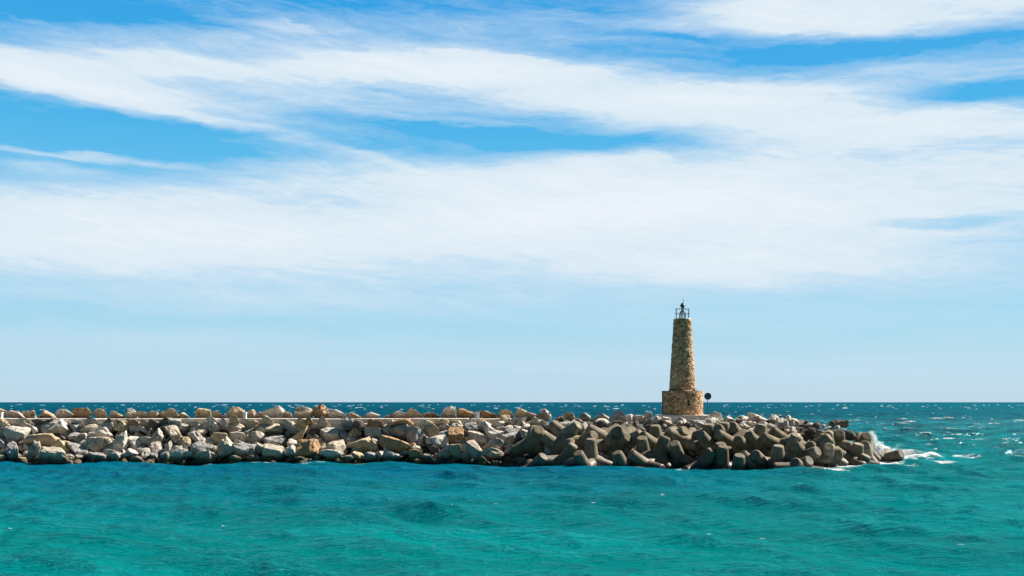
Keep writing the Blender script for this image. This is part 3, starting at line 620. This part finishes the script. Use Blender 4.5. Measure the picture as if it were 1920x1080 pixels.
# plinth
bm = bmesh.new(); p0 = P(1282, 786, 112.0)
bm_box(bm, (0, 0, -.40), (5.3, 5.2, .80), 0, .04)
plinth = link('concrete_plinth', bm_mesh('concrete_plinth', bm, plain('whitewashed_concrete', (.72, .66, .60), .9, 0, .2, 2)), None, (TX + .12, TY, TZ - .004))
tag(plinth, 'whitewashed concrete slab under the stone tower, half hidden by boulders', 'plinth')
# round sign
sg = empty('round_sign', P(1327, 790, 111.2)); tag(sg, 'round dark sign on a thin pole standing right of the stone tower', 'sign')
navy = plain('sign_back_navy', (.012, .03, .06), .5)
bm = bmesh.new(); hgt = (790 - 743) * 111.2 / F; bm_tube(bm, (0, 0, -.8), (0, 0, hgt), .045); link('pole', bm_mesh('pole', bm, plain('galvanised_pole', (.03, .05, .09), .5, .4), True), sg)
bm = bmesh.new(); bm_tube(bm, (0, -.03, hgt), (0, -.06, hgt), .37, .37, 40); bm_ring_r = None
link('sign_disc', bm_mesh('sign_disc', bm, navy), sg)
bm = bmesh.new()
for dz in (-.16, .16): bm_box(bm, (0, -.075, hgt + dz), (.46, .03, .04))
bm_box(bm, (0, -.075, hgt), (.05, .028, .5)); link('bracket', bm_mesh('bracket', bm, plain('bracket_grey', (.10, .13, .17), .5, .3)), sg)
bm = bmesh.new(); bm_tube(bm, (0, 0, -.6), (0, 0, .42), .03); bm_tube(bm, (0, 0, .40), (0, 0, .46), .045)
tag(link('metal_stake', bm_mesh('metal_stake', bm, plain('pale_metal', (.5, .5, .48), .5)), None, P(1356, 790, 108.5)), 'short pale metal stake standing among boulders right of the round sign', 'stake')

# ------------------------------------------------------------------ sea
def smooth(x, a, b): x = np.clip((x - a) / (b - a), 0, 1); return x * x * (3 - 2 * x)
rows = [18.0]
while rows[-1] < 2200: rows.append(rows[-1] * (1 + 1 / 340))
while rows[-1] < 60000: rows.append(rows[-1] * 1.06)
rows = np.array(rows); tt = np.concatenate([[-12, -5, -2.5, -1.5, -1.0], np.linspace(-.66, .66, 1150), [1.0, 1.5, 2.5, 5, 12]])
YY, TT = np.meshgrid(rows, tt, indexing='ij'); XX = YY * TT
sp_r = YY / 340 * 1.2
core = smooth(np.abs(TT), .9, .6)
Hh = np.zeros_like(XX); DX = np.zeros_like(XX); DY = np.zeros_like(XX)
rw_ = np.random.default_rng(21); main = math.atan2(-.82, -.57)
XXc, YYc = XX, YY
grp = 1 + .45 * np.sin(XX * .045 + YY * .03 + 1) * np.sin(YY * .05 - XX * .02 + 2)
for i in range(96):
    lam = 0.55 * (14 / 0.55) ** rw_.uniform(0, 1); th = main + rw_.normal() * (.42 if lam > 2 else .8); k = 2 * math.pi / lam
    A_ = 0.0042 * lam * rw_.uniform(.5, 1.5) * (1.5 if 1.6 < lam < 6 else 1.0); ph = rw_.uniform(0, 6.28)
    wgt = np.clip(lam / (2.0 * sp_r) - 1, 0, 1) * A_
    if lam < 2: wgt = wgt * grp
    arg = k * (math.cos(th) * XX + math.sin(th) * YY) + ph
    c_, s_ = np.cos(arg), np.sin(arg); Hh += wgt * c_; DX -= wgt * math.cos(th) * s_ * .8; DY -= wgt * math.sin(th) * s_ * .8
open_sea = 0.85 + 0.5 * smooth(YY, 118, 150) + 0.2 * smooth(XX, 25, 45)
Hh *= open_sea
nH = (Hh - Hh[:, 5:-5].mean()) / 0.11
# broken water: attribute foam (surface), drawn as blobs of real size on the sea plane
foam = np.zeros_like(XX)
def W(px, py): Yw = CAMZ * F / (py - HOR); return (px - 960) * Yw / F, Yw
def blob(x, y, rx, ry, ang, amp, lift=0):
    global foam, Hh
    c, s = math.cos(ang), math.sin(ang); dx, dy = XX - x, YY - y
    d = np.sqrt(((c * dx + s * dy) / rx) ** 2 + ((-s * dx + c * dy) / ry) ** 2)
    g_ = np.exp(-d * d * 1.6); foam = np.maximum(foam, amp * g_)
    if lift: Hh += lift * np.exp(-d * d)
foot_pts = [(930, 870), (1000, 873), (1080, 875), (1160, 877), (1240, 877), (1300, 874), (1380, 875), (1440, 879), (1510, 881)]
for a, b_ in zip(foot_pts[:-1], foot_pts[1:]):
    for f in np.linspace(0, 1, 5)[:-1]:
        x, y = W(a[0] + (b_[0] - a[0]) * f, a[1] + (b_[1] - a[1]) * f); blob(x, y + .2, 1.1, .8, 0, rw_.uniform(.25, .8))
for px in range(0, 930, 14):
    x, y = W(px, 868.5 + px * .001); blob(x, y, .9, .6, 0, rw_.uniform(0, .62))
for (px, py, rx, ry, amp, lift) in [(1525, 884, 2.0, 1.2, .9, .06), (1552, 881, 2.4, 2.2, 1, .1), (1580, 877, 2.4, 2.4, 1, .12), (1605, 874, 2.4, 2.2, 1, .12), (1635, 872, 2.2, 1.8, 1, .12), (1660, 870, 2.2, 1.6, .95, .1), (1560, 885, 2.6, .9, .9, .05), (1450, 881, 1.4, .8, .7, 0), (1290, 878, 2.0, .8, .7, 0),
        (1540, 884, 1.6, .5, .8, .04), (1690, 865, 3.0, 2.5, 1, .25), (1715, 862, 3.0, 2.6, 1, .3), (1675, 872, 3.0, 1.2, .95, .05), (1745, 866, 3.5, 1.4, .85, .1), (1690, 858, 3.0, 2.4, 1, .4), (1665, 852, 2.6, 2.2, 1, .5), (1645, 845, 2.2, 2.4, 1, .5), (1735, 862, 1.5, 1.5, .95, .62), (1752, 863, 1.2, 1.0, .8, .2),
        (1715, 868, 2.4, .6, .75, 0), (1790, 861, 3.2, .9, .62, .1), (1820, 862, 2.4, .5, .5, 0), (1775, 868, 1.2, .4, .6, 0), (1565, 868, 1.8, 1.5, .9, 0)]:
    x, y = W(px, py); blob(x, y, rx, ry, 0, amp, lift)
for (px, py, wpx) in [(820, 1032, 9), (725, 944, 4), (672, 1026, 4), (853, 1017, 3), (415, 987, 5), (200, 973, 3), (295, 979, 2), (15, 996, 8), (845, 957, 3), (880, 964, 4), (1640, 1044, 6), (1850, 1010, 9), (1800, 1028, 12),
        (1240, 930, 9), (1110, 940, 8), (1330, 1016, 8), (1750, 986, 6), (1430, 1010, 10), (930, 950, 9), (1380, 912, 5), (1500, 908, 4), (1850, 918, 4)]:
    x, y = W(px, py); wm = wpx * y / F; blob(x, y, wm * 1.1, wm * .6, rw_.uniform(-.3, .3), .85, .02)
crest = smooth(Hh / open_sea / (Hh / open_sea)[:900, 5:-5].std(), 1.75, 3.2) * (0.55 + .25 * smooth(YY, 110, 190) + .1 * smooth(XX, 5, 30))
crest = crest * core
shore = np.exp(-((YY - np.interp(960 + XX / YY * F, Y0X, Y0V) + 1.0) / 2.5) ** 2) * (XX < 40); Hh = Hh * (1 - .45 * shore)
# colour of the water itself: sandy shallows green, deeper water blue
blue_near = np.exp(-((YY - 97) / 16) ** 2) * smooth(-XX, -34, 0)
green = smooth(YY, 75, 42)
right = smooth(XX / YY, .05, .45) * smooth(YY, 420, 120)
deep = smooth(YY, 125, 520)
def mixn(a, b, f): return a * (1 - f[..., None]) + np.array(b) * f[..., None]
Cw = np.ones(XX.shape + (3,)) * np.array((0.0, .135, .175))
Cw = mixn(Cw, (0.0, .175, .18), green); Cw = mixn(Cw, (0.0, .18, .188), right * .85)
Cw = mixn(Cw, (0.0, .105, .20), blue_near * .75)
Cw = mixn(Cw, (0.0, .040, .085), deep * (1 - .45 * smooth(XX / YY, .1, .5)))
big = np.sin(XX * .11 + 2 * np.sin(YY * .05)) * np.sin(YY * .16 + XX * .04 + 1.5 * np.sin(XX * .06))
Cw *= 1.24 * (1 + .10 * big * core)[..., None]
V = np.stack([XX + DX * open_sea, YY + DY * open_sea, Hh * smooth(YY, 3000, 1500) * core], -1).reshape(-1, 3)
nr, nc = XX.shape; idx = np.arange(nr * nc).reshape(nr, nc)
Fq = np.stack([idx[:-1, :-1].ravel(), idx[:-1, 1:].ravel(), idx[1:, 1:].ravel(), idx[1:, :-1].ravel()], 1)
sea_m, t, b = new_mat('sea_water'); g = t.n('ShaderNodeNewGeometry'); pos = g.outputs['Position']
atc = t.n('ShaderNodeAttribute', attribute_name='tint'); atf = t.n('ShaderNodeAttribute', attribute_name='foam'); sx = t.n('ShaderNodeSeparateColor'); t.l(atf.outputs['Color'], sx.inputs[0])
fo, cr, dst = sx.outputs[0], sx.outputs[1], sx.outputs[2]
fn = t.noise(t.mapping(pos, rot=(0, 0, R(20)), scale=(1, 1.8, 1)), 1.6, 10, .72, .5)
fn2 = t.noise(t.mapping(pos, scale=(.35, .9, 1)), .5, 8, .75, .8)
fmask = t.rng(t.math('ADD', t.math('MULTIPLY', fo, 1.0), t.math('MULTIPLY', t.math('SUBTRACT', fn, .5), 1.7)), .38, .68, 0, 1)
fmask = t.math('MULTIPLY', fmask, t.rng(fo, .03, .15, 0, 1))
cmask = t.rng(t.math('ADD', cr, t.math('MULTIPLY', t.math('SUBTRACT', fn2, .5), 1.6)), .62, .9, 0, .85)
cmask = t.math('MULTIPLY', cmask, t.rng(cr, .05, .25, 0, 1))
fm = t.math('MAXIMUM', fmask, cmask)
far = t.noise(t.mapping(pos, scale=(.6, .2, 1)), .26, 8, .7, .4)
patch = t.noise(t.mapping(pos, scale=(.5, 1, 1)), .12, 5, .6)
wc = t.mixc(t.rng(patch, .38, .62, 0, .5), atc.outputs['Color'], (0.0, .10, .10))
sxy = t.n('ShaderNodeSeparateXYZ'); t.l(pos, sxy.inputs[0])
dif = t.n('ShaderNodeBsdfDiffuse'); gl = t.n('ShaderNodeBsdfGlossy'); mx = t.n('ShaderNodeMixShader'); fr = t.n('ShaderNodeFresnel'); fr.inputs['IOR'].default_value = 1.30
wc = t.mixc(t.math('MULTIPLY', t.rng(far, .46, .60, 0, .75), t.rng(sxy.outputs[1], 105, 220)), wc, (0.0, .022, .05))
wc = t.mixc(t.math('MULTIPLY', t.rng(far, .46, .32, 0, .6), t.rng(sxy.outputs[1], 105, 220)), wc, (0.0, .11, .15))
t.l(t.mixc(fm, wc, (.80, .84, .85)), dif.inputs['Color']); gl.inputs['Color'].default_value = (.36, .88, 1, 1)
spx = t.n('ShaderNodeSeparateXYZ'); t.l(pos, spx.inputs[0])
t.l(t.rng(spx.outputs[1], 60, 400,   .11, .42), gl.inputs['Roughness'])     # unresolved ripples far out
ff = t.math('MINIMUM', t.math('MULTIPLY', t.math('POWER', fr.outputs[0], 1.3), .9), t.rng(spx.outputs[1], 60, 400, .5, .03))
ff = t.math('MULTIPLY', ff, t.rng(fm, 0, 1, 1, .1))
t.l(ff, mx.inputs[0]); t.l(dif.outputs[0], mx.inputs[1]); t.l(gl.outputs[0], mx.inputs[2])
t.t.nodes.remove(b); t.l(mx.outputs[0], [n_ for n_ in t.t.nodes if n_.type == 'OUTPUT_MATERIAL'][0].inputs[0])
h1 = t.noise(t.mapping(pos, rot=(0, 0, R(7)), scale=(.75, 1.7, 1)), 1.4, 6, .62, .1); h2 = t.noise(t.mapping(pos, rot=(0, 0, R(-9)), scale=(.7, 1.5, 1)), 5.0, 5, .62, .1)
h3 = t.noise(t.mapping(pos, rot=(0, 0, R(30)), scale=(1, 1.3, 1)), 11, 3, .6)
hh = t.math('ADD', t.math('MULTIPLY', h1, .62), t.math('MULTIPLY', h2, .24)); hh = t.math('ADD', hh, t.math('MULTIPLY', h3, .05)); hh = t.math('ADD', hh, t.math('MULTIPLY', fm, .05))
bu = t.n('ShaderNodeBump'); bu.inputs['Strength'].default_value = 1.0; bu.inputs['Distance'].default_value = 1.0; t.l(hh, bu.inputs['Height']); [t.l(bu.outputs[0], q_.inputs['Normal']) for q_ in (dif, gl, fr)]
me = np_mesh('sea', V, Fq, [sea_m])
ca = me.color_attributes.new('tint', 'FLOAT_COLOR', 'POINT'); ca.data.foreach_set('color', np.concatenate([Cw.reshape(-1, 3), np.ones((nr * nc, 1))], 1).astype(np.float32).ravel())
ca = me.color_attributes.new('foam', 'FLOAT_COLOR', 'POINT'); ca.data.foreach_set('color', np.stack([foam.ravel(), crest.ravel(), np.zeros(nr * nc), np.ones(nr * nc)], 1).astype(np.float32).ravel())
tag(link('sea', me), kind='structure')

# ------------------------------------------------------------------ breaking crests out on the open water
foam_m, t, b = new_mat('whitecap_foam'); g = t.n('ShaderNodeNewGeometry'); b.inputs['Roughness'].default_value = .8
t.l(t.mixc(t.rng(t.noise(g.outputs['Position'], 2.5, 6, .7), .4, .6), (.45, .62, .66), (.85, .88, .88)), b.inputs['Base Color'])
wr = np.random.default_rng(77); cv, cf, co = [], [], 0
def whitecap(px, py, wpx, hpx):
    global co
    x, y = W(px, py); L = wpx * y / F; h = min(hpx * y / F, 1.2); n = 14
    ri = min(len(rows) - 1, int(np.searchsorted(rows, y))); cj = int(np.clip(np.searchsorted(tt, x / y), 0, len(tt) - 1)); z0_ = float(Hh[ri, cj]) if y < 1500 else 0.0
    u = np.linspace(-1, 1, n); env = (1 - u ** 2) ** .7 * (0.45 + .55 * wr.uniform(0, 1, n))
    yo = wr.normal() * .06 * L * u + wr.normal(size=n) * .03 * L
    V = []; nr_ = y < 96
    for k in range(n):
        hh_ = h * env[k]; d_ = max(.15, h * 1.1) if not nr_ else max(.05, h)
        V += [(x + u[k] * L / 2, y + yo[k] - d_, -.12 if not nr_ else -.05), (x + u[k] * L / 2, y + yo[k] - .3 * d_, (.12 if not nr_ else .03) + hh_ * .8), (x + u[k] * L / 2, y + yo[k] + .2 * d_, (.1 if not nr_ else .03) + hh_), (x + u[k] * L / 2, y + yo[k] + d_, -.12)]
    fs = [(4 * k + j, 4 * k + 4 + j, 4 * k + 5 + j, 4 * k + 1 + j) for k in range(n - 1) for j in range(3)]
    cv.append(np.array(V) + np.array((0, 0, z0_ - .04))); cf.append(np.array(fs) + co); co += len(V)
for i in range(1300):
    py = 759 + 94 * wr.uniform() ** 1.5; px = wr.uniform(-300, 2220)
    if px < 1560 and py > 778: continue
    if px < 1700 and py > 815: continue
    whitecap(px, py, wr.uniform(2.2, 6.5) * (1 + 1.0 * (wr.uniform() > .93)), wr.uniform(.3, .75))
for (px, py, wpx, hpx) in [(1806, 782, 22, 2.6), (1880, 782, 16, 2), (1835, 802.5, 36, 4), (1800, 817.5, 24, 2.4), (1870, 818, 26, 2.6), (1778, 825.5, 20, 3), (1807, 840.5, 18, 2), (1753, 847, 14, 3.5), (1585, 766, 11, 2),
        (1608, 778, 12, 1.8), (1618, 786, 14, 1.8), (1695, 790, 10, 2), (1730, 793, 10, 1.6), (108, 770, 9, 2.2), (243, 767, 9, 1.4), (262, 769, 10, 1.6), (510, 768, 14, 2), (675, 764.5, 18, 1.2), (548, 764, 8, 1.5),
        (753, 768, 7, 1.4), (812, 767, 9, 1.6), (930, 766, 8, 2), (1054, 770, 8, 1.8), (1155, 767, 11, 1.6), (1213, 772, 8, 2), (1400, 775, 9, 2), (1383, 771, 10, 1.4), (1525, 778, 18, 1.5), (1630, 806, 10, 2), (1905, 804, 12, 1.6), (1660, 799, 8, 1.5)]:
    whitecap(px, py, wpx, hpx * .62)
tag(link('whitecaps', np_mesh('whitecaps', np.vstack(cv), np.vstack(cf), [foam_m])), 'white breaking crests scattered over the open sea behind the breakwater', 'whitecaps', kind='stuff')

# ------------------------------------------------------------------ spray thrown up at the head
spray_m, t, b = new_mat('sea_spray'); b.inputs['Base Color'].default_value = (.92, .95, .96, 1); b.inputs['Roughness'].default_value = .6
tl = t.n('ShaderNodeBsdfTranslucent'); tl.inputs['Color'].default_value = (.92, .95, .96, 1); mx = t.n('ShaderNodeMixShader'); mx.inputs[0].default_value = .5
t.l(b.outputs[0], mx.inputs[1]); t.l(tl.outputs[0], mx.inputs[2]); t.l(mx.outputs[0], [n_ for n_ in t.t.nodes if n_.type == 'OUTPUT_MATERIAL'][0].inputs[0])
r_ = np.random.default_rng(5); pts = []
def jet(px, py, Y, n, h, lean, spread, r0=.03, r1=.07):
    o = np.array(P(px, py, Y)); 
    for _ in range(n):
        u = r_.uniform() ** 1.7; ang = r_.normal() * spread
        z = u * h * (1 - .35 * abs(ang) / max(spread, .01) * .6)
        pts.append((o + np.array([lean * u * h + ang * (.35 + .75 * u) * h * .5, r_.normal() * .35, z]), r_.uniform(r0, r1) * (1.25 - .75 * u)))
jet(1636, 850, 106.0, 4200, 2.3, -.03, .2)
jet(1642, 852, 106.0, 2200, 1.3, .3, .45)
jet(1672, 853, 110, 500, .75, .4, .7, .02, .05); jet(1655, 855, 110, 900, .5, .4, 1.4); jet(1690, 860, 109.5, 700, .35, .3, 2.2, .02, .05)
jet(1735, 864, 110, 450, .5, .1, 1.2, .02, .045); jet(1670, 850, 113, 250, 1.1, .9, .8, .015, .035)
jet(1550, 882, 96.0, 500, .3, .2, 3.0, .02, .045); jet(1575, 873, 99.2, 350, .3, .2, 2.0, .02, .045); jet(1600, 870, 100.5, 350, .3, .2, 2.0, .02, .045)
_b = bmesh.new(); bmesh.ops.create_icosphere(_b, subdivisions=1, radius=1.0); D1 = np.array([v.co[:] for v in _b.verts]); F1 = np.array([[v.index for v in f.verts] for f in _b.faces]); _b.free()
c0 = np.array([p[0] for p in pts]); rr = np.array([p[1] for p in pts]); keep = c0[:, 2] > -.1; c0, rr = c0[keep], rr[keep]
V = (c0[:, None, :] + D1[None] * rr[:, None, None]).reshape(-1, 3); Fs = (F1[None] + (np.arange(len(rr)) * len(D1))[:, None, None]).reshape(-1, 3)
tag(link('spray', np_mesh('spray', V, Fs, [spray_m])), 'white spray thrown up by a wave breaking on the tip of the breakwater', 'spray', kind='stuff')
for q_ in ROCKS + TET:
    if len(q_['label'].split()) > 16: q_['o']['label'] = q_['label'].replace('in the middle row', 'in middle row').replace('at the waterline', 'at waterline').replace('in the top row', 'in top row')
